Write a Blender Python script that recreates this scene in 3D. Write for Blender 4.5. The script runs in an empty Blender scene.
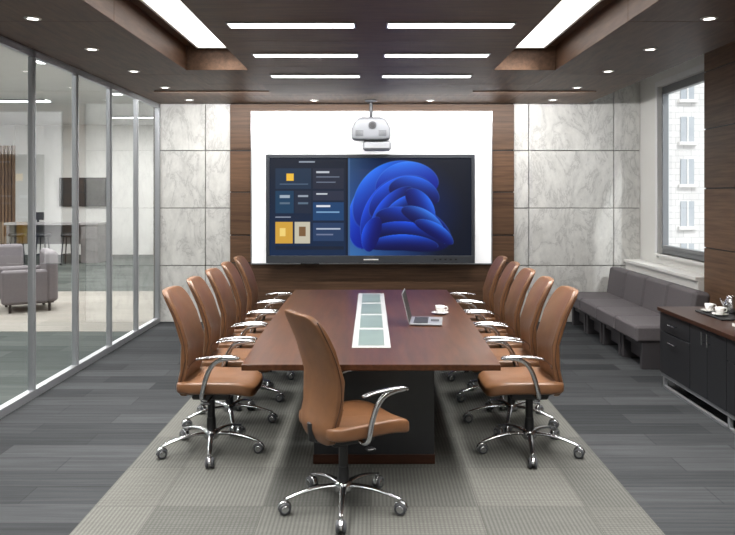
import bpy, math, random
from mathutils import Vector, Matrix
random.seed(4)
sc = bpy.context.scene
try:
    sc.view_settings.view_transform = 'Standard'
except Exception: pass

def lin(v):
    v/=255.0
    return v/12.92 if v<=0.04045 else ((v+0.055)/1.055)**2.4
def C(r,g,b): return (lin(r),lin(g),lin(b),1.0)

# ---------------- materials ----------------
def newmat(name):
    m=bpy.data.materials.new(name); m.use_nodes=True
    nt=m.node_tree; b=nt.nodes['Principled BSDF']
    return m,nt,b
def simple(name,col,rough=0.5,metal=0.0,noise=0.0,nscale=30,bump=0.0,coat=0.0):
    m,nt,b=newmat(name)
    b.inputs['Base Color'].default_value=col
    b.inputs['Roughness'].default_value=rough
    b.inputs['Metallic'].default_value=metal
    if coat: b.inputs['Coat Weight'].default_value=coat; b.inputs['Coat Roughness'].default_value=0.1
    if noise>0 or bump>0:
        tc=nt.nodes.new('ShaderNodeTexCoord'); n=nt.nodes.new('ShaderNodeTexNoise')
        n.inputs['Scale'].default_value=nscale; n.inputs['Detail'].default_value=5
        nt.links.new(tc.outputs['Object'],n.inputs['Vector'])
        if noise>0:
            mr=nt.nodes.new('ShaderNodeMapRange'); mr.inputs['From Min'].default_value=0.3; mr.inputs['From Max'].default_value=0.7
            mr.inputs['To Min'].default_value=1-noise; mr.inputs['To Max'].default_value=1+noise
            mul=nt.nodes.new('ShaderNodeVectorMath'); mul.operation='SCALE'
            mul.inputs[0].default_value=col[:3]
            nt.links.new(n.outputs['Fac'],mr.inputs['Value']); nt.links.new(mr.outputs['Result'],mul.inputs['Scale'])
            nt.links.new(mul.outputs['Vector'],b.inputs['Base Color'])
        if bump>0:
            bp=nt.nodes.new('ShaderNodeBump'); bp.inputs['Strength'].default_value=bump; bp.inputs['Distance'].default_value=0.002
            nt.links.new(n.outputs['Fac'],bp.inputs['Height']); nt.links.new(bp.outputs['Normal'],b.inputs['Normal'])
    return m
def emis(name,col,s):
    m,nt,b=newmat(name)
    b.inputs['Base Color'].default_value=col
    b.inputs['Emission Color'].default_value=col; b.inputs['Emission Strength'].default_value=s
    return m
def wood(name,c1,c2,scale=(1,8,8),rough=0.4,coat=0.0,island=0.15,spec=0.5):
    m,nt,b=newmat(name); N=nt.nodes; L=nt.links
    tc=N.new('ShaderNodeTexCoord'); mp=N.new('ShaderNodeMapping'); mp.inputs['Scale'].default_value=scale
    n=N.new('ShaderNodeTexNoise'); n.inputs['Scale'].default_value=3; n.inputs['Detail'].default_value=9; n.inputs['Roughness'].default_value=0.65; n.inputs['Distortion'].default_value=0.3
    cr=N.new('ShaderNodeValToRGB'); cr.color_ramp.elements[0].position=0.3; cr.color_ramp.elements[1].position=0.72
    cr.color_ramp.elements[0].color=c1; cr.color_ramp.elements[1].color=c2
    g=N.new('ShaderNodeNewGeometry'); mr=N.new('ShaderNodeMapRange'); mr.inputs['To Min'].default_value=1-island; mr.inputs['To Max'].default_value=1+island
    mul=N.new('ShaderNodeVectorMath'); mul.operation='SCALE'
    L.new(tc.outputs['Object'],mp.inputs['Vector']); L.new(mp.outputs['Vector'],n.inputs['Vector']); L.new(n.outputs['Fac'],cr.inputs['Fac'])
    L.new(g.outputs['Random Per Island'],mr.inputs['Value']); L.new(cr.outputs['Color'],mul.inputs[0]); L.new(mr.outputs['Result'],mul.inputs['Scale'])
    L.new(mul.outputs['Vector'],b.inputs['Base Color']); b.inputs['Roughness'].default_value=rough; b.inputs['Specular IOR Level'].default_value=spec
    if coat: b.inputs['Coat Weight'].default_value=coat; b.inputs['Coat Roughness'].default_value=0.15
    return m
def marble(name):
    m,nt,b=newmat(name); N=nt.nodes; L=nt.links
    tc=N.new('ShaderNodeTexCoord'); g=N.new('ShaderNodeNewGeometry')
    cx=N.new('ShaderNodeCombineXYZ'); sc_=N.new('ShaderNodeMath'); sc_.operation='MULTIPLY'; sc_.inputs[1].default_value=37
    L.new(g.outputs['Random Per Island'],sc_.inputs[0]); L.new(sc_.outputs[0],cx.inputs['X']); L.new(sc_.outputs[0],cx.inputs['Z'])
    add=N.new('ShaderNodeVectorMath'); add.operation='ADD'
    L.new(tc.outputs['Object'],add.inputs[0]); L.new(cx.outputs[0],add.inputs[1])
    mp=N.new('ShaderNodeMapping'); mp.inputs['Scale'].default_value=(1.5,1,0.75); mp.inputs['Rotation'].default_value=(0,.35,0); L.new(add.outputs[0],mp.inputs[0])
    n1=N.new('ShaderNodeTexNoise'); n1.inputs['Scale'].default_value=2.0; n1.inputs['Detail'].default_value=10; n1.inputs['Roughness'].default_value=0.68; n1.inputs['Distortion'].default_value=0.8
    L.new(mp.outputs[0],n1.inputs['Vector'])
    s=N.new('ShaderNodeMath'); s.operation='SUBTRACT'; s.inputs[1].default_value=0.5; a=N.new('ShaderNodeMath'); a.operation='ABSOLUTE'
    L.new(n1.outputs['Fac'],s.inputs[0]); L.new(s.outputs[0],a.inputs[0])
    cr=N.new('ShaderNodeValToRGB'); e=cr.color_ramp.elements
    e[0].position=0.0; e[0].color=C(178,178,175); e[1].position=0.02; e[1].color=C(204,204,201)
    x=e.new(0.10); x.color=C(212,212,208)
    L.new(a.outputs[0],cr.inputs['Fac'])
    n2=N.new('ShaderNodeTexNoise'); n2.inputs['Scale'].default_value=5; n2.inputs['Detail'].default_value=10; n2.inputs['Roughness'].default_value=0.75; L.new(mp.outputs[0],n2.inputs['Vector'])
    mr=N.new('ShaderNodeMapRange'); mr.inputs['From Min'].default_value=0.3; mr.inputs['From Max'].default_value=0.7; mr.inputs['To Min'].default_value=0.79; mr.inputs['To Max'].default_value=1.1
    L.new(n2.outputs['Fac'],mr.inputs['Value'])
    mul=N.new('ShaderNodeVectorMath'); mul.operation='SCALE'; L.new(cr.outputs['Color'],mul.inputs[0]); L.new(mr.outputs['Result'],mul.inputs['Scale'])
    L.new(mul.outputs[0],b.inputs['Base Color']); b.inputs['Roughness'].default_value=0.35
    return m
def carpet(name,c1,c2,cm,bw,bh,stripe=(1,30,1),amt=0.35,fine=400,island_off=0.5,rib=False):
    m,nt,b=newmat(name); N=nt.nodes; L=nt.links
    tc=N.new('ShaderNodeTexCoord')
    br=N.new('ShaderNodeTexBrick'); br.inputs['Scale'].default_value=1; br.inputs['Brick Width'].default_value=bw; br.inputs['Row Height'].default_value=bh
    br.inputs['Mortar Size'].default_value=0.002; br.inputs['Color1'].default_value=c1; br.inputs['Color2'].default_value=c2; br.inputs['Mortar'].default_value=cm
    br.offset=island_off
    L.new(tc.outputs['Object'],br.inputs['Vector'])
    mp=N.new('ShaderNodeMapping'); mp.inputs['Scale'].default_value=stripe
    n=N.new('ShaderNodeTexNoise'); n.inputs['Scale'].default_value=1.2; n.inputs['Detail'].default_value=4; n.inputs['Roughness'].default_value=0.7
    L.new(tc.outputs['Object'],mp.inputs['Vector']); L.new(mp.outputs[0],n.inputs['Vector'])
    mr=N.new('ShaderNodeMapRange'); mr.inputs['From Min'].default_value=0.25; mr.inputs['From Max'].default_value=0.75; mr.inputs['To Min'].default_value=1-amt; mr.inputs['To Max'].default_value=1+amt
    L.new(n.outputs['Fac'],mr.inputs['Value'])
    mul=N.new('ShaderNodeVectorMath'); mul.operation='SCALE'; L.new(br.outputs['Color'],mul.inputs[0]); L.new(mr.outputs[0],mul.inputs['Scale'])
    out=mul.outputs[0]
    nf=N.new('ShaderNodeTexNoise'); nf.inputs['Scale'].default_value=fine; nf.inputs['Detail'].default_value=1; L.new(tc.outputs['Object'],nf.inputs['Vector'])
    mr2=N.new('ShaderNodeMapRange'); mr2.inputs['From Min'].default_value=0.3; mr2.inputs['From Max'].default_value=0.7; mr2.inputs['To Min'].default_value=0.8; mr2.inputs['To Max'].default_value=1.2
    L.new(nf.outputs['Fac'],mr2.inputs['Value'])
    m2=N.new('ShaderNodeVectorMath'); m2.operation='SCALE'; L.new(out,m2.inputs[0]); L.new(mr2.outputs[0],m2.inputs['Scale']); out=m2.outputs[0]
    if rib:
        vo=N.new('ShaderNodeTexVoronoi'); vo.inputs['Scale'].default_value=45; vo.inputs['Randomness'].default_value=0.05
        L.new(tc.outputs['Object'],vo.inputs['Vector'])
        mr3=N.new('ShaderNodeMapRange'); mr3.inputs['From Min'].default_value=0.15; mr3.inputs['From Max'].default_value=0.6; mr3.inputs['To Min'].default_value=1.24; mr3.inputs['To Max'].default_value=0.72
        L.new(vo.outputs['Distance'],mr3.inputs['Value'])
        ch=N.new('ShaderNodeTexChecker'); ch.inputs['Scale'].default_value=1/0.6; L.new(tc.outputs['Object'],ch.inputs['Vector'])
        wv=N.new('ShaderNodeTexWave'); wv.wave_type='BANDS'; wv.bands_direction='X'; wv.inputs['Scale'].default_value=14; L.new(tc.outputs['Object'],wv.inputs['Vector'])
        mr4=N.new('ShaderNodeMapRange'); mr4.inputs['To Min'].default_value=0.76; mr4.inputs['To Max'].default_value=1.1; L.new(wv.outputs['Fac'],mr4.inputs['Value'])
        mx=N.new('ShaderNodeMix'); mx.data_type='FLOAT'; L.new(ch.outputs['Fac'],mx.inputs[0]); L.new(mr3.outputs[0],mx.inputs[2]); L.new(mr4.outputs[0],mx.inputs[3])
        m3=N.new('ShaderNodeVectorMath'); m3.operation='SCALE'; L.new(out,m3.inputs[0]); L.new(mx.outputs[0],m3.inputs['Scale']); out=m3.outputs[0]
    L.new(out,b.inputs['Base Color']); b.inputs['Roughness'].default_value=0.9; b.inputs['Specular IOR Level'].default_value=0.1
    return m
def glassmat(name,tint=(0.97,0.985,0.985,1),refl=0.95):
    m=bpy.data.materials.new(name); m.use_nodes=True; nt=m.node_tree; N=nt.nodes; L=nt.links
    N.remove(N['Principled BSDF']); o=N['Material Output']
    t=N.new('ShaderNodeBsdfTransparent'); t.inputs[0].default_value=tint
    g=N.new('ShaderNodeBsdfGlossy'); g.inputs['Roughness'].default_value=0.02; g.inputs['Color'].default_value=(refl,refl,refl,1)
    f=N.new('ShaderNodeLayerWeight'); f.inputs[0].default_value=0.5
    pw=N.new('ShaderNodeMath'); pw.operation='POWER'; pw.inputs[1].default_value=3.6
    ml=N.new('ShaderNodeMath'); ml.operation='MULTIPLY_ADD'; ml.inputs[1].default_value=0.92; ml.inputs[2].default_value=0.04
    mx=N.new('ShaderNodeMixShader')
    L.new(f.outputs['Facing'],pw.inputs[0]); L.new(pw.outputs[0],ml.inputs[0])
    L.new(ml.outputs[0],mx.inputs[0]); L.new(t.outputs[0],mx.inputs[1]); L.new(g.outputs[0],mx.inputs[2]); L.new(mx.outputs[0],o.inputs[0])
    return m

M_woodpan=wood('walnut_panel',C(68,49,37),C(108,82,62),(0.5,12,12),0.45,0,0.12,0.3)
M_ceil=wood('ceiling_veneer',C(72,53,41),C(108,82,64),(7,0.8,7),0.5,0.0,0.05,0.3)
M_ceil2=wood('ceiling_panel_veneer',C(70,52,41),C(106,82,64),(0.8,7,7),0.5,0.0,0.05,0.25)
M_table=wood('table_mahogany',C(54,31,19),C(88,54,33),(7,0.6,7),0.32,0.0,0.02,0.2)
M_dkwood=wood('dark_mahogany',C(40,24,17),C(62,38,27),(1,8,8),0.38,0.0,0.05,0.2)
M_marble=marble('grey_marble')
M_joint=simple('stone_joint',C(104,103,100),0.8)
M_floor=carpet('plank_carpet',C(44,46,48),C(64,66,68),C(36,37,39),1.0,0.25,(0.8,22,1),0.35)
M_rug=carpet('rug_tiles',C(84,85,82),C(102,102,98),C(74,74,71),0.6,0.6,(2,30,1),0.1,300,0.0,True)
M_floorN=carpet('lounge_carpet',C(66,72,70),C(90,95,92),C(56,60,60),1.0,0.3,(0.7,12,1),0.25)
M_floorL=carpet('lounge_light_carpet',C(140,137,130),C(154,150,143),C(128,124,118),1.0,0.5,(1,10,1),0.1)
M_white=simple('white_paint',C(220,220,217),0.6,noise=0.02,nscale=3)
M_whiteC=simple('ceiling_white',C(210,211,209),0.8,noise=0.02,nscale=3)
M_leather=simple('cognac_leather',C(106,72,46),0.42,noise=0.12,nscale=14,bump=0.15)
M_leatherd=simple('cognac_leather_edge',C(72,45,29),0.5,noise=0.08,nscale=14)
M_chrome=simple('polished_aluminium',C(190,192,195),0.22,1.0)
M_alu=simple('satin_aluminium',C(178,181,185),0.35,0.7)
M_black=simple('black_plastic',C(24,25,28),0.45)
M_blackl=simple('black_laminate',C(32,33,36),0.35,noise=0.05,nscale=20)
M_rubber=simple('caster_grey',C(62,64,68),0.5)
M_sofa=simple('grey_upholstery',C(88,84,87),0.75,noise=0.08,nscale=60,bump=0.2)
M_sofad=simple('sofa_base_dark',C(56,54,57),0.6)
M_glass=glassmat('partition_glass')
M_tglass=simple('frosted_glass_inlay',C(118,134,126),0.3,noise=0.15,nscale=3)
M_led=emis('led_panel',(1,0.98,0.95,1),3.0)
M_led2=emis('led_slot',(1,0.97,0.93,1),6.0)
M_ledd=emis('downlight_lens',(1,0.95,0.88,1),8.0)
M_ledN=emis('lounge_light_lens',(1,1,1,1),5.0)
M_board=simple('projection_board_glow',C(245,246,248),0.5)
_b=M_board.node_tree.nodes['Principled BSDF']; _b.inputs['Emission Color'].default_value=(1,1,1,1); _b.inputs['Emission Strength'].default_value=0.4  # even glow added to whiten the board, standing in for light on it
M_porc=simple('porcelain',C(240,240,238),0.15)
M_proj=simple('projector_shell',C(122,125,130),0.45)
M_coffee=simple('coffee',C(40,24,16),0.2)
M_ptop=simple('lounge_top',C(190,188,182),0.4)
M_slat=wood('slat_oak',C(110,84,60),C(150,118,88),(8,8,1),0.5)
M_arm=simple('lounge_fabric',C(112,107,110),0.8,noise=0.06,nscale=40)

# ---------------- geometry helpers ----------------
class G:
    def __init__(s): s.v=[];s.f=[];s.m=[];s.sm=[]
    def add(s,vs,fs,mi=0,smooth=False):
        o=len(s.v); s.v+= [tuple(v) for v in vs]
        for f in fs: s.f.append(tuple(i+o for i in f)); s.m.append(mi); s.sm.append(smooth)
    def box(s,x0,x1,y0,y1,z0,z1,mi=0):
        vs=[(x,y,z) for x in(x0,x1) for y in(y0,y1) for z in(z0,z1)]
        s.add(vs,[(0,1,3,2),(4,6,7,5),(0,4,5,1),(2,3,7,6),(0,2,6,4),(1,5,7,3)],mi)
    def cbox(s,c,sz,mi=0,rot=None,cham=0.0):
        hx,hy,hz=[a/2 for a in sz]; c=Vector(c)
        if cham>0:
            k=min(cham,hx,hy,hz)*0.999
            vs=[];idx={}
            for sx in(-1,1):
                for sy in(-1,1):
                    for sz_ in(-1,1):
                        for ax in range(3):
                            p=[sx*hx,sy*hy,sz_*hz]
                            for a in range(3):
                                if a!=ax: p[a]-= (sx,sy,sz_)[a]*k
                            idx[(sx,sy,sz_,ax)]=len(vs); vs.append(Vector(p))
            fs=[]
            S=[(-1,-1),(-1,1),(1,1),(1,-1)]
            def key(ax,sg,a,b_):
                t=[0,0,0]; t[ax]=sg; o=[i for i in range(3) if i!=ax]; t[o[0]]=a; t[o[1]]=b_; return tuple(t)
            for ax in range(3):
                for sg in(-1,1):
                    fs.append([idx[key(ax,sg,a,b_)+(ax,)] for a,b_ in S])
            for ax in range(3):
                o=[i for i in range(3) if i!=ax]
                for a in(-1,1):
                    for b_ in(-1,1):
                        def kk(e,face):
                            t=[0,0,0]; t[ax]=e; t[o[0]]=a; t[o[1]]=b_; return idx[tuple(t)+(face,)]
                        fs.append([kk(-1,o[0]),kk(1,o[0]),kk(1,o[1]),kk(-1,o[1])])
            for sx in(-1,1):
                for sy in(-1,1):
                    for sz_ in(-1,1): fs.append([idx[(sx,sy,sz_,a)] for a in range(3)])
            out=[]
            for f in fs:
                n=(vs[f[1]]-vs[f[0]]).cross(vs[f[2]]-vs[f[0]])
                cen=sum((vs[i] for i in f),Vector())/len(f)
                out.append(f if n.dot(cen)>0 else f[::-1])
            if rot is not None: vs=[rot@v for v in vs]
            s.add([v+c for v in vs],out,mi)
        else:
            vs=[Vector((x,y,z)) for x in(-hx,hx) for y in(-hy,hy) for z in(-hz,hz)]
            if rot is not None: vs=[rot@v for v in vs]
            s.add([v+c for v in vs],[(0,1,3,2),(4,6,7,5),(0,4,5,1),(2,3,7,6),(0,2,6,4),(1,5,7,3)],mi)
    def tube(s,pts,rad,n=12,mi=0,up=(0,0,1),flat=1.0,cap=True):
        pts=[Vector(p) for p in pts]; up=Vector(up)
        if not hasattr(rad,'__len__'): rad=[rad]*len(pts)
        vs=[]
        for i,p in enumerate(pts):
            t=(pts[min(i+1,len(pts)-1)]-pts[max(i-1,0)]).normalized()
            u=up-t*up.dot(t)
            if u.length<1e-4: u=Vector((1,0,0))-t*t.x
            u.normalize(); w=t.cross(u)
            for k in range(n):
                a=2*math.pi*k/n
                vs.append(p+u*math.cos(a)*rad[i]*flat+w*math.sin(a)*rad[i])
        fs=[]
        for i in range(len(pts)-1):
            for k in range(n):
                fs.append((i*n+k,i*n+(k+1)%n,(i+1)*n+(k+1)%n,(i+1)*n+k))
        s.add(vs,fs,mi,True)
        if cap:
            s.add(vs[:n],[tuple(range(n))[::-1]],mi); s.add(vs[-n:],[tuple(range(n))],mi)
    def lathe(s,prof,c=(0,0,0),n=24,mi=0):
        vs=[];fs=[]
        for r,z in prof:
            for k in range(n):
                a=2*math.pi*k/n; vs.append((c[0]+r*math.cos(a),c[1]+r*math.sin(a),c[2]+z))
        for i in range(len(prof)-1):
            for k in range(n): fs.append((i*n+k,i*n+(k+1)%n,(i+1)*n+(k+1)%n,(i+1)*n+k))
        s.add(vs,fs,mi,True)
    def sell(s,fn,a,b,c,e1,e2,nu=48,nv=24,mi=0):
        def p(x,e): return math.copysign(abs(x)**e,x)
        vs=[];fs=[]
        for j in range(nv+1):
            v=-math.pi/2+math.pi*j/nv
            for i in range(nu):
                u=2*math.pi*i/nu
                x=a*p(math.cos(v),e1)*p(math.cos(u),e2); y=b*p(math.cos(v),e1)*p(math.sin(u),e2); z=c*p(math.sin(v),e1)
                vs.append(fn(x,y,z))
        for j in range(nv):
            for i in range(nu):
                fs.append((j*nu+i,j*nu+(i+1)%nu,(j+1)*nu+(i+1)%nu,(j+1)*nu+i))
        s.add(vs,fs,mi,True)
    def mesh(s,name,mats):
        me=bpy.data.meshes.new(name); me.from_pydata(s.v,[],s.f)
        for m in mats: me.materials.append(m)
        me.polygons.foreach_set('material_index',s.m); me.polygons.foreach_set('use_smooth',s.sm)
        me.update(); return me
    def obj(s,name,mats,parent=None,loc=(0,0,0),rz=0,bevel=0):
        o=bpy.data.objects.new(name,s.mesh(name,mats)); sc.collection.objects.link(o)
        o.location=loc; o.rotation_euler=(0,0,rz)
        if parent: o.parent=parent
        if bevel:
            b=o.modifiers.new('bevel','BEVEL'); b.width=bevel; b.segments=3; b.limit_method='ANGLE'
        return o
def empty(name,loc=(0,0,0),rz=0):
    e=bpy.data.objects.new(name,None); e.location=loc; e.rotation_euler=(0,0,rz); sc.collection.objects.link(e); e.empty_display_size=0.1; return e
def area(name,loc,sx,sy,energy,spread=180,rot=(0,0,0),col=(1,.97,.935),parent=None):
    l=bpy.data.lights.new(name,'AREA'); l.shape='RECTANGLE'; l.size=sx; l.size_y=sy; l.energy=energy; l.color=col; l.spread=math.radians(spread)
    o=bpy.data.objects.new(name,l); sc.collection.objects.link(o); o.location=loc; o.rotation_euler=rot
    if parent: o.parent=parent
    return o

YB=10.33; XL=-2.906; XR=3.705; YN=-2.0
# ---------------- floor ----------------
g=G(); g.box(XL-0.05,XR+0.15,YN,YB+0.1,-0.1,0.0); g.obj('floor',[M_floor])
g=G(); g.box(-14,XL-0.05,YN,22,-0.1,0.0,0)
g.box(-14,XL-0.05,9.6,13.6,0.0,0.004,1); g.obj('floor_lounge',[M_floorN,M_floorL])
g=G(); g.box(-1.55,1.51,0.2,8.6,0.001,0.006); g.obj('area_rug',[M_rug])

# ---------------- back wall ----------------
g=G(); g.box(XL-0.1,XR+0.15,YB+0.03,YB+0.2,0,3.4,0)
def slabs(x0,x1,xs,zs,y):
    xs=[x0]+xs+[x1]
    for i in range(len(xs)-1):
        for j in range(len(zs)-1):
            g.box(xs[i]+.005,xs[i+1]-.005,y,y+0.04,zs[j]+.005,zs[j+1]-.005,1)
ZS=[0,0.78,1.57,2.36,3.4]
slabs(XL,-1.93,[-2.28],ZS,YB-0.01)
slabs(1.96,XR,[2.17,3.34],ZS,YB-0.01)
g.obj('wall_back',[M_joint,M_marble],bevel=0.003)
g=G()
for j,(a,b) in enumerate([(0,0.3),(0.3,0.82),(0.82,1.2),(1.2,1.79),(1.79,2.36),(2.36,3.0)]):
    g.box(-1.93,1.96,YB-0.06,YB-0.012,a+.008,b-.008,0)
g.box(-1.92,1.95,YB-0.05,YB-0.012,0,3.0,1)
g.obj('trim_1',[M_woodpan,M_black],bevel=0.003)

# ---------------- right wall with window opening ----------------
WY0,WY1,WZ0,WZ1=8.25,9.67,1.0,3.14
g=G()
g.box(XR,XR+0.14,YN,WY0,0,3.4,0); g.box(XR,XR+0.14,WY1,YB+0.03,0,3.4,0)
g.box(XR,XR+0.14,WY0,WY1,0,WZ0,0); g.box(XR,XR+0.14,WY0,WY1,WZ1,3.4,0)
g.obj('wall_right',[M_white])
g=G()
for (a,b) in [(0,0.55),(0.55,1.19),(1.19,1.82),(1.82,2.45),(2.45,3.06),(3.06,3.4)]:
    for ya,yb in [(YN,0.5),(0.5,3),(3,5.5),(5.5,8.02)]:
        g.box(3.56,3.70,ya+.004,yb-.004,a+.006,b-.006,0)
g.box(3.575,3.70,YN,8.01,0,3.4,1)
g.obj('trim_2',[wood('walnut_panel_side',C(84,62,47),C(126,98,76),(12,0.5,12),0.45,0,0.12,0.3),M_black],bevel=0.003)
g=G(); g.box(3.5,3.70,8.03,YB-0.02,0,0.83,0); g.box(3.47,3.70,8.03,YB-0.02,0.83,0.87,0)
g.obj('trim_3',[M_white],bevel=0.005)
w=empty('window_1')
g=G(); x0,x1=XR+0.05,XR+0.11
g.box(x0,x1,WY0,WY0+.06,WZ0,WZ1);g.box(x0,x1,WY1-.06,WY1,WZ0,WZ1);g.box(x0,x1,WY0+.06,WY1-.06,WZ0,WZ0+.07);g.box(x0,x1,WY0+.06,WY1-.06,WZ1-.07,WZ1)
g.box(x0-.03,x1-.02,WY0+.06,WY0+.1,WZ0+.07,WZ1-.07);g.box(x0-.03,x1-.02,WY1-.1,WY1-.06,WZ0+.07,WZ1-.07)
g.box(x0-.03,x1-.02,WY0+.1,WY1-.1,WZ0+.07,WZ0+.11);g.box(x0-.03,x1-.02,WY0+.1,WY1-.1,WZ1-.11,WZ1-.07)
g.obj('frame',[simple('window_frame',C(140,143,146),0.4,0.3)],w,bevel=0.004)
g=G(); g.box(XR-.05,XR+.05,WY0-.03,WY1+.03,WZ0-.03,WZ0-.0); g.obj('sill',[M_white],w)
g=G(); xx=x0+.03; g.add([(xx,WY0+.06,WZ0+.07),(xx,WY1-.06,WZ0+.07),(xx,WY1-.06,WZ1-.07),(xx,WY0+.06,WZ1-.07)],[(0,1,2,3)]); g.obj('pane',[M_glass],w)
g=G()
c=simple('window_casing',C(225,226,227),0.5)
for a in [(WY1,WY1+.07,WZ0-.05,WZ1+.07),(WY0-.07,WY0,WZ0-.05,WZ1+.07),(WY0,WY1,WZ1,WZ1+.07)]: g.box(XR-.02,XR-.001,*a)
g.obj('casing',[c],w,bevel=0.004)
g=G(); g.box(XL-0.1,XR+0.15,YN-0.15,YN,0,3.4); g.obj('wall_front',[M_white])

# outside building
fb,nt,b=newmat('white_brick'); N=nt.nodes; L=nt.links
tc=N.new('ShaderNodeTexCoord'); br=N.new('ShaderNodeTexBrick'); mp=N.new('ShaderNodeMapping'); mp.inputs['Rotation'].default_value=(math.pi/2,0,0)
br.inputs['Scale'].default_value=1; br.inputs['Brick Width'].default_value=0.5; br.inputs['Row Height'].default_value=0.2; br.inputs['Mortar Size'].default_value=0.012
br.inputs['Color1'].default_value=C(226,223,220); br.inputs['Color2'].default_value=C(212,209,206); br.inputs['Mortar'].default_value=C(194,192,189)
L.new(tc.outputs['Object'],mp.inputs[0]); L.new(mp.outputs[0],br.inputs['Vector']); L.new(br.outputs['Color'],b.inputs['Base Color'])
g=G(); g.box(5,16,24,30,-8,14,0)
for i in range(9):
    for j in range(14):
        xx=5.3+i*1.15; zz=-6+j*1.35
        g.box(xx,xx+.42,23.95,24.05,zz,zz+.8,1); g.box(xx-.08,xx+.5,23.85,24.02,zz-.1,zz,2)
        g.box(xx+.19,xx+.23,23.92,23.97,zz,zz+.8,2)
g.obj('office_building',[fb,simple('facade_window',C(172,177,182),0.15),simple('facade_trim',C(228,225,221),0.6)])
g=G(); g.box(4.2,60,-20,60,-8.2,-8.0); g.obj('street_ground',[simple('asphalt',C(140,140,140),0.9,noise=.1,nscale=2)])

# ---------------- ceiling ----------------
g=G(); g.box(XL-.05,XR+.15,YN,YB+.2,3.4,3.5); g.obj('ceiling',[M_whiteC])
g=G()
ys=[YN,0.6,3.0,5.4,7.8,YB-.07]
for i in range(len(ys)-1):
    g.box(XL,-1.85,ys[i]+.002,ys[i+1]-.002,3.0,3.4,0); g.box(1.85,2.95,ys[i]+.002,ys[i+1]-.002,3.0,3.4,0)
ys=[7.5,8.45,9.4,YB-.07]
for i in range(len(ys)-1): g.box(-1.848,1.848,ys[i]+.003,ys[i+1]-.003,3.0,3.4,0)
for sx in(-1,1):
    a,b_=sorted((sx*1.1,sx*1.85)); g.box(a,b_,YN,7.5,3.24,3.4,0)
g.obj('trim_4',[M_ceil],bevel=0.003)
PW=1.18
g=G()
ys=[YN,-.7,.5,1.7,2.9,4.1,5.29+.57,6.43+.57,7.56+.57,8.9]
for i in range(len(ys)-1):
    for (a,b_) in[(-PW,0),(0,PW)]:
        g.box(a+.001,b_-.001,ys[i]+.0015,ys[i+1]-.0015,2.95,2.998,0)
g.box(-PW+.07,PW-.07,YN,7.49,2.99,3.39,0)
g.obj('trim_5',[M_ceil2])
for k,sx in enumerate((-1,1)):
    a,b_=sorted((sx*1.15,sx*1.71))
    e=empty('linear_ceiling_light' if k==0 else 'linear_ceiling_light.001')
    g=G(); g.box(a,b_,YN+.1,7.42,3.215,3.235); g.obj('diffuser',[M_led],e)
    g=G(); g.box(b_ if sx>0 else a-.02,b_+.02 if sx>0 else a,YN+.1,7.42,3.205,3.239); g.box(a,b_,7.42,7.44,3.205,3.239); g.obj('frame',[M_white],e)
    for yy in (-.6,1.7,4.0,6.3):
        area('strip_lamp',(sx*1.43,yy,3.205),.34,2.2,64,115,parent=e)
n=0
for D in [5.29,6.43,7.56,4.15,3.0,1.9,0.8]:
    for sx in(-1,1):
        a,b_=sorted((sx*0.12,sx*1.0))
        g=G(); g.box(a,b_,D-.07,D+.07,2.944,2.9495,0)
        g.box(a-.012,b_+.012,D-.082,D-.07,2.942,2.9495,1);g.box(a-.012,b_+.012,D+.07,D+.082,2.942,2.9495,1)
        g.box(a-.012,a,D-.07,D+.07,2.942,2.9495,1);g.box(b_,b_+.012,D-.07,D+.07,2.942,2.9495,1)
        g.obj('slot_ceiling_light' if n==0 else 'slot_ceiling_light.%03d'%n,[M_led2,M_alu]); n+=1
def spot(loc,energy,size=2.4,rot=(0,0,0)):
    l=bpy.data.lights.new('downlight_lamp','SPOT'); l.energy=energy; l.spot_size=size; l.spot_blend=1.0; l.shadow_soft_size=0.08; l.color=(1,0.95,0.89)
    o=bpy.data.objects.new('downlight_lamp',l); sc.collection.objects.link(o); o.location=loc; o.rotation_euler=rot; return o
n=0
dl=[(sx*2.39,d,3.0,36) for sx in(-1,1) for d in(1.9,3.0,4.15,5.3,6.42,7.56,8.7)]+[(-2.39,9.85,3.0,10),(2.39,9.85,3.0,10),(-.75,9.9,3.0,6),(.78,9.9,3.0,6)]
for (x,y,z,en) in dl:
    g=G(); g.lathe([(0.0,-.004),(0.04,-.004)],(0,0,0),20,0); g.lathe([(0.04,-.001),(0.04,-.008),(0.058,-.006),(0.06,-.0005)],(0,0,0),20,1)
    e=g.obj('recessed_downlight' if n==0 else 'recessed_downlight.%03d'%n,[M_ledd,M_white],loc=(x,y,z)); n+=1
    s=spot((0,0,-.03),en); s.parent=e
wall_fill=empty('added_wall_fill')  # added fill lamp brightening the back wall; the room has no such fixture
g=G(); g.box(-2.6,2.7,8.99,9.0,2.988,2.9995); g.obj('added_fill_strip',[M_ceil],wall_fill)  # thin made-up strip for the fill lamp, matched to the ceiling veneer
area('added_wall_fill_lamp',(.05,9.03,2.988),5.2,.03,105,180,(math.radians(50),0,0),(1,.98,.96),wall_fill)

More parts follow.
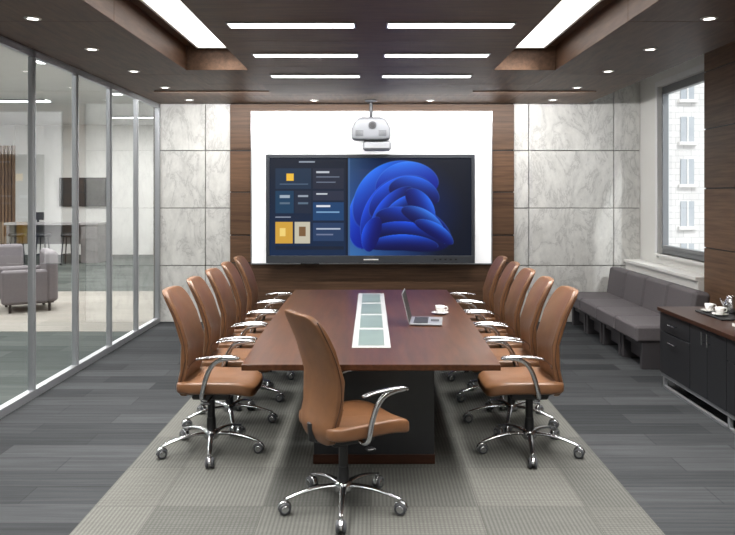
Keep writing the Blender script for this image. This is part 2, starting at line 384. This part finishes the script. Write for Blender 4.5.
# ---------------- glass partition ----------------
p=empty('glass_partition')
g=G(); posts=[10.27,9.33,8.38,7.42,6.47,5.5,4.55,3.6,2.6,1.6,.6,-.4,-1.4,-1.97]
for y in posts: g.box(XL-.045,XL+.0,y-.022,y+.022,0.0,3.0)
g.box(XL-.045,XL,YN,YB-.02,2.94,3.0-.001); g.box(XL-.055,XL+.01,YN,YB-.02,0,0.07)
for y in posts[:6]: g.box(XL-.005,XL+.012,y-.012,y+.012,.07,2.94)
g.obj('frame',[M_alu],p,bevel=0.003)
g=G(); xx=XL-.022
for i in range(len(posts)-1):
    a,b_=posts[i+1]+.022,posts[i]-.022
    g.add([(xx,a,.07),(xx,b_,.07),(xx,b_,2.94),(xx,a,2.94)],[(0,1,2,3)])
g.obj('panes',[M_glass],p)
# ---------------- lounge beyond glass ----------------
g=G(); g.box(XL-.045,XL-.001,YN,YB,3.001,3.8); g.box(XL-.15,XL-.05,YB+.2,22,0,3.8); g.obj('wall_left',[M_white])
g=G(); g.box(-14,XL-.05,22,22.2,0,3.8,0)
x=-14.0
while x<-10.45: g.box(x,x+.07,21.93,22,0,3.2,1); x+=.1
g.box(-14,-10.42,21.88,22,3.2,3.8,0); g.obj('wall_lounge_back',[M_white,M_slat])
g=G(); g.box(-14.2,-14,YN,22.2,0,3.8); g.box(-14,XL-.05,YN-.15,YN,0,3.8); g.obj('wall_lounge_side',[M_white])
g=G(); g.box(-14.2,XL-.001,YN-.15,22.2,3.8,3.9,0)
g.obj('ceiling_lounge',[M_whiteC])
n=0
for (x,y) in [(-7.6,16.2),(-4.5,11.4),(-4.6,15),(-7.6,11.4),(-10.6,16.2),(-7.6,6.5),(-4.6,6.5),(-10.6,11.4),(-6.2,19.6)]:
    g=G(); g.box(x-.6,x+.6,y-.15,y+.15,3.77,3.799,0); g.box(x-.63,x+.63,y-.18,y-.15,3.765,3.799,1); g.box(x-.63,x+.63,y+.15,y+.18,3.765,3.799,1)
    e=g.obj('lounge_ceiling_light' if n==0 else 'lounge_ceiling_light.%03d'%n,[M_ledN,M_alu]); n+=1
    area('panel_lamp',(x,y,3.74),1.2,.3,150,180,col=(1,.985,.97),parent=e)
g=G(); g.cbox((-8.4,21.93,1.84),(1.42,.06,.84),0,None,.01); g.box(-9.08,-7.72,21.895,21.899,1.46,2.22,1); g.box(-8.6,-8.2,21.96,21.995,1.6,2.0,0)
g.obj('wall_television',[M_black,simple('tv_glass',C(30,34,36),0.3)])
M_bar=simple('bar_grey',C(120,118,118),.5); M_bart=simple('bar_top_grey',C(150,148,148),.4)
e=empty('bar_table')
g=G(); g.box(-9.4,-6.98,19.2,20.0,.98,1.04); g.obj('top',[M_bart],e,bevel=.004)
g=G(); g.box(-7.45,-7.0,19.25,19.95,0,.98); g.box(-9.36,-9.28,19.25,19.95,0,.98); g.box(-9.28,-7.45,19.9,19.94,.45,.98)
for z in (.3,.62): g.box(-7.43,-7.02,19.235,19.25,z,z+.3)
g.obj('legs',[M_bar],e,bevel=.004)
g=G(); g.tube([(-8.7,19.6,1.041),(-8.7,19.6,1.12)],.03,12); g.cbox((-8.7,19.6,1.2),(.3,.05,.2),0,None,.01); g.obj('desk_monitor',[M_black])
for k in range(3):
    e=empty('bar_stool' if k==0 else 'bar_stool.%03d'%k,(-8.9+k*.65,18.85,0))
    g=G(); g.lathe([(0,.70),(.17,.70),(.2,.73),(.2,.76),(.17,.79),(0,.79)],n=20); g.obj('seat',[M_black],e)
    g=G()
    for a in range(4):
        t=a*math.pi/2+.78; g.tube([(math.cos(t)*.13,math.sin(t)*.13,.7),(math.cos(t)*.2,math.sin(t)*.2,0)],.016,8)
    g.lathe([(.165,.25),(.18,.26),(.165,.27),(.155,.26),(.165,.25)],n=20); g.obj('legs',[M_black],e)
def armchair(i,loc,rz):
    e=empty('lounge_armchair' if i==0 else 'lounge_armchair.%03d'%i,loc,rz)
    g=G(); g.cbox((0,.02,.36),(.54,.62,.18),0,None,.04); g.obj('seat_cushion',[M_arm],e,bevel=.015)
    g=G(); g.cbox((0,.33,.52),(.9,.17,.76),0,None,.04); g.obj('back',[M_arm],e,bevel=.015)
    g=G(); 
    for s_ in(-1,1): g.cbox((s_*.36,-.04,.38),(.175,.64,.5),0,None,.03)
    g.obj('arms',[M_arm],e,bevel=.015)
    g=G(); g.box(-.38,.38,-.3,.36,.12,.25)
    for a in(-1,1):
        for b_ in(-1,1): g.tube([(a*.36,b_*.27+.03,0),(a*.36,b_*.27+.03,.14)],.02,8)
    g.obj('frame',[M_black],e)
armchair(0,(-5.3,11.5,0.004),math.radians(-60))
armchair(1,(-6.6,13.1,0.004),math.radians(-150))
g=G(); g.lathe([(0,0),(.2,0),(.2,.02),(.03,.035),(.03,.42),(.25,.43),(.25,.45),(0,.45)],(-6.3,11.2,0.004),24); g.obj('side_table',[M_ptop])

# ---------------- display on back wall ----------------
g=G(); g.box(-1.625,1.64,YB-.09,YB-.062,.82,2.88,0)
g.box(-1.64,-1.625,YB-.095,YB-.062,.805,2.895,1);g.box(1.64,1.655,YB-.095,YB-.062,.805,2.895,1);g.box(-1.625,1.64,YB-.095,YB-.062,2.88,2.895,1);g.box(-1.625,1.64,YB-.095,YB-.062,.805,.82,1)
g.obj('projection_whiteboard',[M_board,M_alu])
tv=empty('interactive_display')
TY=YB-.17
g=G(); g.box(-1.40,1.385,TY,YB-.096,.85,2.28,0); g.obj('body',[M_black],tv)
g=G(); bz=simple('display_bezel',C(76,80,86),0.3,0.5)
g.box(-1.42,1.405,TY-.03,TY+.03,2.25,2.30);g.box(-1.42,-1.375,TY-.03,TY+.03,.93,2.25);g.box(1.36,1.405,TY-.03,TY+.03,.93,2.25);g.box(-1.42,1.405,TY-.03,TY+.03,.83,.93)
g.obj('bezel',[bz],tv,bevel=.006)
g=G(); g.box(-.1,.1,TY-.034,TY-.03,.87,.885)
for i in range(5): g.box(.85+i*.07,.88+i*.07,TY-.034,TY-.03,.87,.89,1)
g.box(-.95,-.7,TY-.05,TY-.03,.815,.83,1)
g.obj('buttons',[M_porc,M_black],tv)
NX,NY=420,204
SX0,SX1,SZ0,SZ1=-1.375,1.36,.93,2.25
def mix(a,b,t):
    t=max(0,min(1,t)); return tuple(a[i]+(b[i]-a[i])*t for i in range(3))
pet=[ # cx,cy,a,b,rot(deg),bend, dark, bright
 (398,228,54,24,-8,.3,(3,8,60),(14,52,190)),
 (376,208,44,22,60,.25,(3,16,130),(34,104,246)),
 (388,194,44,25,38,.3,(2,12,110),(40,120,252)),
 (406,184,32,19,8,.25,(4,18,130),(52,130,255)),
 (382,210,38,15,60,.3,(2,6,74),(24,80,236)),
 (398,197,34,16,28,.3,(2,8,84),(30,96,246)),
 (414,192,26,13,-14,.3,(3,6,66),(40,110,250)),
 (390,212,32,12,52,.35,(2,5,56),(28,88,244)),
 (404,209,26,10,30,.35,(2,4,50),(36,104,252)),
 (420,208,22,11,-58,.25,(2,8,84),(40,112,252)),
 (412,224,38,13,-20,.45,(2,5,62),(30,92,244)),
 (408,233,38,10,-8,.5,(2,5,56),(24,84,240)),
 (424,221,26,9,-34,.45,(2,6,70),(60,136,255)),
 (434,231,22,7,-30,.35,(2,8,80),(50,124,255)),
 (402,243,36,8,0,.45,(2,6,66),(34,98,246)),
 (372,234,18,9,72,.2,(2,8,90),(26,84,236)),
]
tiles=[(277,170,312,190,(28,48,72)),(314,170,344,190,(34,40,58)),(277,192,295,214,(24,60,90)),(296,192,312,214,(30,40,60)),(314,192,344,201,(40,46,66)),(314,203,344,221,(26,64,108)),
 (277,222,294,243,(208,160,62)),(296,222,311,243,(196,190,170)),(314,223,344,241,(38,60,96)),(288,175,295,182,(240,190,60)),(281,185,309,186,(80,100,125)),(281,196,291,199,(160,175,190)),(281,203,291,205,(90,110,130)),(299,203,309,205,(90,110,130)),
 (317,173,330,174.5,(190,195,205)),(317,178,340,179,(110,120,140)),(317,183,336,184,(110,120,140)),(299,196,309,198,(150,160,175)),(317,194,328,195.5,(200,205,215)),(317,206,331,207.5,(220,225,235)),(317,212,340,213.5,(120,160,200)),
 (317,228,341,229.5,(180,190,210)),(317,234,334,235,(110,120,150)),(300,227,307,236,(120,90,60)),(281,228,287,236,(240,210,120)),(277,217,292,218,(150,160,180)),(300,163,316,164.5,(150,160,175)),(277,246,344,249,(22,32,52))]
def pix(px,py):
    if px<346:
        c=mix((14,24,42),(18,40,72),(py-160)/95)
        for t in tiles:
            if t[0]<=px<=t[2] and t[1]<=py<=t[3]: c=t[4]
        return c
    if px<350.5: 
        return mix((8,14,28),(14,26,50),(py-160)/95) if px<348.5 else (60,95,140)
    t=(px-350)/120
    c=mix((58,112,170),(8,16,34),t*1.6+(230-py)/150)
    d=math.hypot((px-395)/1.1,py-212)
    c=mix((10,40,120),c,d/62)
    for (cx,cy,a,b_,r,bd,dk,brt) in pet:
        r=math.radians(r); dx=px-cx; dy=-(py-cy)
        X=(dx*math.cos(r)+dy*math.sin(r))/a; Y=(-dx*math.sin(r)+dy*math.cos(r))/b_
        Y+= bd*X*X-.1
        q=X*X+Y*Y
        if q<1:
            s=(Y+1)/2
            cc=mix(dk,brt,s**2.0*(1-.3*X*X))
            if Y>-.2: cc=mix(cc,(120,182,255),max(0,(q-.9)/.1)*.6*(.5+.5*s))
            c=mix(c,cc,(1-q)*16)
    return c
vs=[];cols=[];fs=[]
for j in range(NY+1):
    for i in range(NX+1):
        vs.append((SX0+(SX1-SX0)*i/NX,TY-.012,SZ0+(SZ1-SZ0)*j/NY))
        c=pix(271+199*i/NX,160+95*(1-j/NY)); cols.append((lin(c[0]),lin(c[1]),lin(c[2]),1))
for j in range(NY):
    for i in range(NX):
        a=j*(NX+1)+i; fs.append((a,a+1,a+NX+2,a+NX+1))
me=bpy.data.meshes.new('screen'); me.from_pydata(vs,[],fs)
ca=me.color_attributes.new('picture','FLOAT_COLOR','POINT'); ca.data.foreach_set('color',[x for c in cols for x in c])
ms,nt,b=newmat('display_picture'); at=nt.nodes.new('ShaderNodeVertexColor'); at.layer_name='picture'
b.inputs['Base Color'].default_value=(0.01,0.01,0.01,1); nt.links.new(at.outputs[0],b.inputs['Emission Color']); b.inputs['Emission Strength'].default_value=1.0; b.inputs['Roughness'].default_value=.35; b.inputs['Specular IOR Level'].default_value=.1
me.materials.append(ms); o=bpy.data.objects.new('screen',me); sc.collection.objects.link(o); o.parent=tv

# ---------------- short-throw projector hung from the ceiling edge ----------------
pj=empty('projector',(0.0,9.92,0))
g=G(); g.tube([(0,-.03,2.999),(0,-.03,2.74)],.022,14); g.lathe([(0,2.999),(.08,2.999),(.08,2.98),(.02,2.965)],(0,-.03,0),n=20); g.box(-.13,.13,-.1,.1,2.755,2.77)
for sx in(-1,1): g.tube([(sx*.11,0,2.76),(sx*.11,0,2.72)],.01,8)
g.obj('mount',[M_rubber],pj)
g=G(); g.sell(lambda x,y,z:(x*(1-.28*max(0,z/.15)),y,2.615+z),.26,.16,.15,.3,.3,48,20,0)
g.obj('body',[M_proj],pj)
g=G()
g.tube([(.02,-.14,2.66),(.02,-.18,2.66)],[.055,.05],24,2,(0,0,1)); g.tube([(.02,-.175,2.66),(.02,-.188,2.66)],[.038,.034],24,1)
for i in range(5): g.box(-.2,-.1,-.163,-.157,2.52+i*.016,2.525+i*.016,1)
for i in range(5): g.box(.1,.2,-.163,-.157,2.52+i*.016,2.525+i*.016,1)
g.obj('lens_and_vents',[M_alu,M_black,M_rubber],pj)
g=G(); g.cbox((.08,.02,2.40),(.38,.24,.13),0,None,.03); g.obj('cable_cover',[simple('projector_base',C(146,149,153),.4)],pj,bevel=.005)

# ---------------- conference table ----------------
tb=empty('conference_table')
TY0,TY1=4.42,7.92
def half(y):
    t=(y-TY0)/(TY1-TY0); return .765+.035*t+.02*math.sin(math.pi*t)
g=G()
ns=24
R=[(half(TY0+(TY1-TY0)*i/ns),TY0+(TY1-TY0)*i/ns) for i in range(ns+1)]
poly=[(x,y) for x,y in R]+[(-x,y) for x,y in R[::-1]]
def slab(poly,z0,z1,mi):
    n=len(poly)
    low=[(x,y,z0) for x,y in poly]; up=[(x,y,z1) for x,y in poly]
    g.add(low+up,[tuple(range(n,2*n)),tuple(range(n))[::-1]]+[(i,(i+1)%n,n+(i+1)%n,n+i) for i in range(n)],mi)
slab(poly,.714,.75,0)
g.box(-.45,.45,4.8,7.55,.69,.7135,1)
g.obj('top',[M_table,M_dkwood],tb,bevel=.004)
g=G()
g.box(-.125,.13,4.9,7.6,.7505,.753,0)
ncell=4; L0=4.93; dL=(7.57-4.93)/ncell
for i in range(ncell): g.box(-.085,.09,L0+i*dL+.04,L0+(i+1)*dL-.04,.7532,.7545,1)
g.obj('glass_inlay',[simple('inlay_aluminium',C(186,188,188),0.45,0.2),M_tglass],tb)
g=G()
for (a,b_) in [(4.86,5.5),(6.9,7.5)]:
    g.box(-.37,.41,a,b_,.06,.69,0); g.box(-.375,.415,a-.005,b_+.005,0.008,.07,1)
g.box(-.2,.24,5.5,6.9,.1,.69,0)
g.obj('base',[M_blackl,M_dkwood],tb,bevel=.004)

# ---------------- office chair ----------------
def catmull(pts,n=8):
    out=[]; P=[Vector(p) for p in pts]; P=[P[0]*2-P[1]]+P+[P[-1]*2-P[-2]]
    for i in range(1,len(P)-2):
        for k in range(n):
            t=k/n; a,b_,c_,d=P[i-1],P[i],P[i+1],P[i+2]
            out.append(.5*((2*b_)+(c_-a)*t+(2*a-5*b_+4*c_-d)*t*t+(3*b_-a-3*c_+d)*t**3))
    out.append(P[-2]); return out
prof=catmull([(-.16,.40,0),(-.18,.48,0),(-.16,.58,0),(-.145,.68,0),(-.17,.83,0),(-.23,.98,0),(-.295,1.11,0)],12)
def profx(z):
    for i in range(len(prof)-1):
        if prof[i][1]<=z<=prof[i+1][1]:
            t=(z-prof[i][1])/(prof[i+1][1]-prof[i][1]+1e-9); return prof[i][0]+(prof[i+1][0]-prof[i][0])*t
    return prof[0][0] if z<prof[0][1] else prof[-1][0]
def bk(x,y,z):
    zz=.755+z; w=.87+.13*math.sin(math.pi*(zz-.4)/.72*.9)
    return (profx(zz)+x+.7*(y*w)**2, y*w, zz)
g=G(); g.sell(bk,.027,.213,.355,.28,.24,56,40,0)
ME_back=g.mesh('chair_back',[M_leather])
g=G()
g.tube([bk(.0275,-.2+.40*k/16,.60-.755) for k in range(17)],.003,6)
for s_ in(-1,1):
    g.tube([bk(-.006,s_*.2135,-.325+.65*k/20) for k in range(21)],.0035,6)
ME_seam=g.mesh('chair_seams',[M_leatherd])
g=G()
def seatfn(x,y,z):
    xx=x+.07; zz=.475+z
    zz+= -1.08*max(0,xx-.15)**2 + .25*y*y*(1 if z>0 else .2) - (.025*(1-min(1,(x/.27)**2))*(1-min(1,(y/.25)**2)) if z>0 else 0)
    return (xx,y*(1-.06*(x/.28)),zz)
g.sell(seatfn,.26,.245,.046,.45,.32,56,24,0)
ME_seat=g.mesh('chair_seat',[M_leather])
g=G()
for s_ in(-1,1):
    y=s_*.275
    path=catmull([(.0,s_*.17,.425),(.0,s_*.235,.42),(.005,y,.445),(.025,y,.53),(.055,y,.61),(.10,y,.665),(.17,y,.686),(.235,y,.69)],6)
    g.tube(path,[.013+.003*math.sin(math.pi*i/(len(path)-1)) for i in range(len(path))],10,0,(0,1,0) ,0.75)
    pad=catmull([(-.03,y,.682),(.05,y,.695),(.14,y,.70),(.22,y,.698),(.25,y,.686)],6)
    g.tube(pad,[.012]+[.019]*(len(pad)-2)+[.012],10,0,(0,0,1),.45)
ME_arm=g.mesh('chair_arms',[M_chrome])
g=G()
g.cbox((.02,0,.395),(.26,.2,.05),0,None,.012); g.cbox((-.11,0,.41),(.16,.08,.03),0,None,.01)
g.tube([(-.12,0,.40),(-.19,0,.42),(-.20,0,.50)],[.03,.03,.022],10,0,(0,1,0))
g.tube([(0.03,-.1,.395),(.03,-.24,.39)],.007,8); g.cbox((.03,-.25,.39),(.05,.04,.012),0,None,.004)
g.tube([(0,0,.2),(0,0,.385)],.026,18); g.tube([(0,0,.12),(0,0,.23)],[.034,.03],18)
ME_mech=g.mesh('chair_mechanism',[M_black])
g=G()
g.lathe([(0,.085),(.04,.085),(.052,.10),(.052,.135),(.038,.15),(0,.15)],n=24)
for k in range(5):
    a=2*math.pi*k/5; d=Vector((math.cos(a),math.sin(a),0))
    pts=[d*.03+Vector((0,0,.122)),d*.12+Vector((0,0,.125)),d*.22+Vector((0,0,.112)),d*.31+Vector((0,0,.088)),d*.335+Vector((0,0,.08))]
    g.tube(catmull(pts,4),[.022-.011*i/16 for i in range(17)],10,0,(0,0,1),.6)
    q=d*.33; g.tube([q+Vector((0,0,.05)),q+Vector((0,0,.088))],.011,10)
ME_star=g.mesh('chair_star_base',[M_chrome])
g=G()
for k in range(5):
    a=2*math.pi*k/5; d=Vector((math.cos(a),math.sin(a),0)); t=Vector((-d.y,d.x,0)); q=d*.335+Vector((0,0,.0345))
    for s_ in(-1,1):
        g.tube([q+t*s_*.007,q+t*s_*.011,q+t*s_*.023,q+t*s_*.027],[.024,.033,.033,.026],18,0)
        g.tube([q+t*s_*.0271,q+t*s_*.029],[.02,.017],16,1)
    pts=[q+d*math.cos(b_)*.036*1+Vector((0,0,math.sin(b_)*.036)) for b_ in [math.radians(x) for x in range(10,181,17)]]
    g.tube(pts,.014,8,1,(0,0,1),.35)
ME_cast=g.mesh('chair_casters',[M_rubber,M_chrome])
nc=0
def chair(loc,deg,star=0):
    global nc
    e=empty('office_chair' if nc==0 else 'office_chair.%03d'%nc,loc,math.radians(deg)); nc+=1
    for me,nm in ((ME_back,'backrest'),(ME_seam,'seams'),(ME_seat,'seat'),(ME_arm,'armrests'),(ME_mech,'mechanism'),(ME_star,'star_base'),(ME_cast,'casters')):
        o=bpy.data.objects.new(nm,me); sc.collection.objects.link(o); o.parent=e
        if nm in('star_base','casters'): o.rotation_euler=(0,0,math.radians(star-deg))
RZ=.006
chair((-.155,4.2,RZ),30,-90)
DY=[5.12,5.77,6.42,7.07,7.72]
for i,y in enumerate(DY):
    chair((-1.09,y,RZ),[-2,1,-1,2,0][i],[-80,-75,-88,-70,-90][i])
    chair((1.08,y,RZ),[182,179,181,178,180][i],[-98,-105,-92,-100,-90][i])

# ---------------- laptop, cup ----------------
lp=empty('laptop',(.31,5.9,.7515),math.radians(-6))
g=G(); g.cbox((.125,0,.009),(.25,.34,.014),0,None,.004)
g.box(.03,.14,-.145,.145,.0162,.0175,1); g.box(.16,.225,-.05,.05,.0162,.0168,2); g.obj('base',[M_alu,M_black,M_rubber],lp)
rot=Matrix.Rotation(math.radians(-14),3,'Y')
g=G(); g.cbox(rot@Vector((0,0,.12))+Vector((-.0,0,.012)),(.008,.34,.235),0,rot,.003)
g.cbox(rot@Vector((.0046,0,.12))+Vector((-.0,0,.012)),(.001,.325,.22),1,rot); g.obj('screen',[M_alu,M_black],lp)
def cup(name,loc,s=1.0):
    e=empty(name,loc)
    g=G(); g.lathe([(0,.0),(.035*s,.0),(.05*s,.006),(.075*s,.014),(.076*s,.016),(.05*s,.010),(0,.008)],n=28); g.obj('saucer',[M_porc],e)
    g=G(); g.lathe([(0,.011),(.022*s,.011),(.025*s,.018),(.037*s,.04),(.042*s,.07),(.039*s,.07),(.034*s,.042),(.02*s,.02),(0,.018)],n=28,mi=0); g.lathe([(0,.055),(.0365*s,.055)],n=28,mi=1)
    g.tube(catmull([(.038*s,0,.06),(.062*s,0,.06),(.062*s,0,.036),(.034*s,0,.032)],5),.005,8,0,(0,1,0)); g.obj('cup',[M_porc,M_coffee],e)
cup('coffee_cup',(.58,6.3,.751),.95)

# ---------------- bench sofa ----------------
sf=empty('bench_sofa')
SY0=7.5; mod=.67
gs,gb,gf=G(),G(),G()
for i in range(4):
    y0=SY0+i*mod; yc=y0+mod/2
    gs.cbox((2.93,yc,.355),(.56,mod-.008,.17),0,None,.022)
    rb=Matrix.Rotation(math.radians(8),3,'Y')
    gb.cbox((3.29,yc,.53),(.18,mod-.008,.50),0,rb,.03)
    gf.box(2.72,3.3,y0+.02,y0+.09,0.002,.27,0); gf.box(2.72,3.3,y0+mod-.09,y0+mod-.02,0.002,.27,0); gf.box(2.74,3.3,y0+.09,y0+mod-.09,.2,.27,0)
    gf.box(2.8,3.28,y0+.09,y0+mod-.09,0.06,.2,0)
gs.obj('seat_cushions',[M_sofa],sf,bevel=.008); gb.obj('back_cushions',[M_sofa],sf,bevel=.01); gf.obj('frame',[M_sofad],sf,bevel=.004)

# ---------------- credenza ----------------
cd=empty('credenza')
CX0,CX1,CY0,CY1=2.65,3.2,4.3,6.88
g=G(); g.box(CX0-.02,CX1+.02,CY0-.02,CY1+.02,.69,.725); g.obj('top',[M_dkwood],cd,bevel=.004)
g=G(); g.box(CX0+.02,CX1,CY0,CY1,.13,.69); g.obj('carcass',[M_black],cd,bevel=.003)
g=G(); gh=G(); nd=4; dy=(CY1-CY0)/nd
for i in range(nd):
    a=CY0+i*dy+.004; b_=CY0+(i+1)*dy-.004
    if i%2==1:
        g.box(CX0,CX0+.018,a,b_,.52,.682); g.box(CX0,CX0+.018,a,b_,.135,.512)
        for z in(.60,.44): gh.tube([(CX0-.025,(a+b_)/2-.07,z),(CX0-.025,(a+b_)/2+.07,z)],.006,8); gh.box(CX0-.025,CX0,(a+b_)/2-.062,(a+b_)/2-.054,z-.004,z+.004); gh.box(CX0-.025,CX0,(a+b_)/2+.054,(a+b_)/2+.062,z-.004,z+.004)
    else:
        m_=(a+b_)/2; g.box(CX0,CX0+.018,a,m_-.003,.135,.682); g.box(CX0,CX0+.018,m_+.003,b_,.135,.682)
        for q in(m_-.05,m_+.05): gh.tube([(CX0-.025,q,.56),(CX0-.025,q,.66)],.006,8); gh.box(CX0-.025,CX0,q-.004,q+.004,.575,.583); gh.box(CX0-.025,CX0,q-.004,q+.004,.637,.645)
g.obj('doors',[M_blackl],cd,bevel=.003)
gh.obj('handles',[M_chrome],cd)
g=G(); g.box(CX0+.01,CX1-.01,CY0+.02,CY1-.02,.10,.13)
for y in [CY0+.05,(CY0+CY1)/2,CY1-.05]:
    for x in(CX0+.03,CX1-.05): g.box(x-.015,x+.015,y-.015,y+.015,0.001,.10)
g.box(CX0+.015,CX0+.045,CY0+.03,CY1-.03,.0011,.02)
g.obj('legs',[M_alu],cd,bevel=.002)
g=G(); g.cbox((3.0,6.35,.732),(.3,.5,.012),0,None,.004); g.obj('serving_tray',[M_black])
cup('coffee_cup.001',(2.93,6.5,.739),.9); cup('coffee_cup.002',(2.93,6.3,.739),.9)
g=G(); g.lathe([(0,0),(.045,0),(.055,.02),(.058,.07),(.04,.12),(.03,.135),(.036,.15),(.032,.15),(.026,.135),(0,.12)],n=28)
g.tube(catmull([(.05,0,.1),(.09,0,.1),(.09,0,.05),(.055,0,.03)],5),.006,8,0,(0,1,0)); g.tube([(-.05,0,.06),(-.075,0,.1),(-.09,0,.13)],[.012,.009,.007],10)
g.obj('coffee_pot',[M_chrome],loc=(3.07,6.4,.739))
g=G(); g.cbox((2.9,5.75,.7375),(.16,.22,.024),0,None,.003); g.cbox((2.9,5.75,.7615),(.14,.2,.022),1,None,.003); g.obj('book_stack',[M_porc,M_leatherd])

# ---------------- world, lights ----------------
wd=bpy.data.worlds.new('sky'); sc.world=wd; wd.use_nodes=True
bg=wd.node_tree.nodes['Background']; bg.inputs[0].default_value=(.92,.96,1,1); bg.inputs[1].default_value=1.6
sun=bpy.data.lights.new('sun','SUN'); sun.energy=2.4; sun.angle=.05; so=bpy.data.objects.new('sun',sun); sc.collection.objects.link(so); so.rotation_euler=(math.radians(50),0,math.radians(20))

# ---------------- camera ----------------
cam=bpy.data.cameras.new('camera'); co=bpy.data.objects.new('camera',cam); sc.collection.objects.link(co); sc.camera=co
co.location=(0,0,1.75); co.rotation_euler=(math.pi/2,0,0)
cam.sensor_width=36; cam.lens=750/735*36
cam.shift_x=-(371-367.5)/735; cam.shift_y=-(267.5-195)/735
cam.clip_end=200
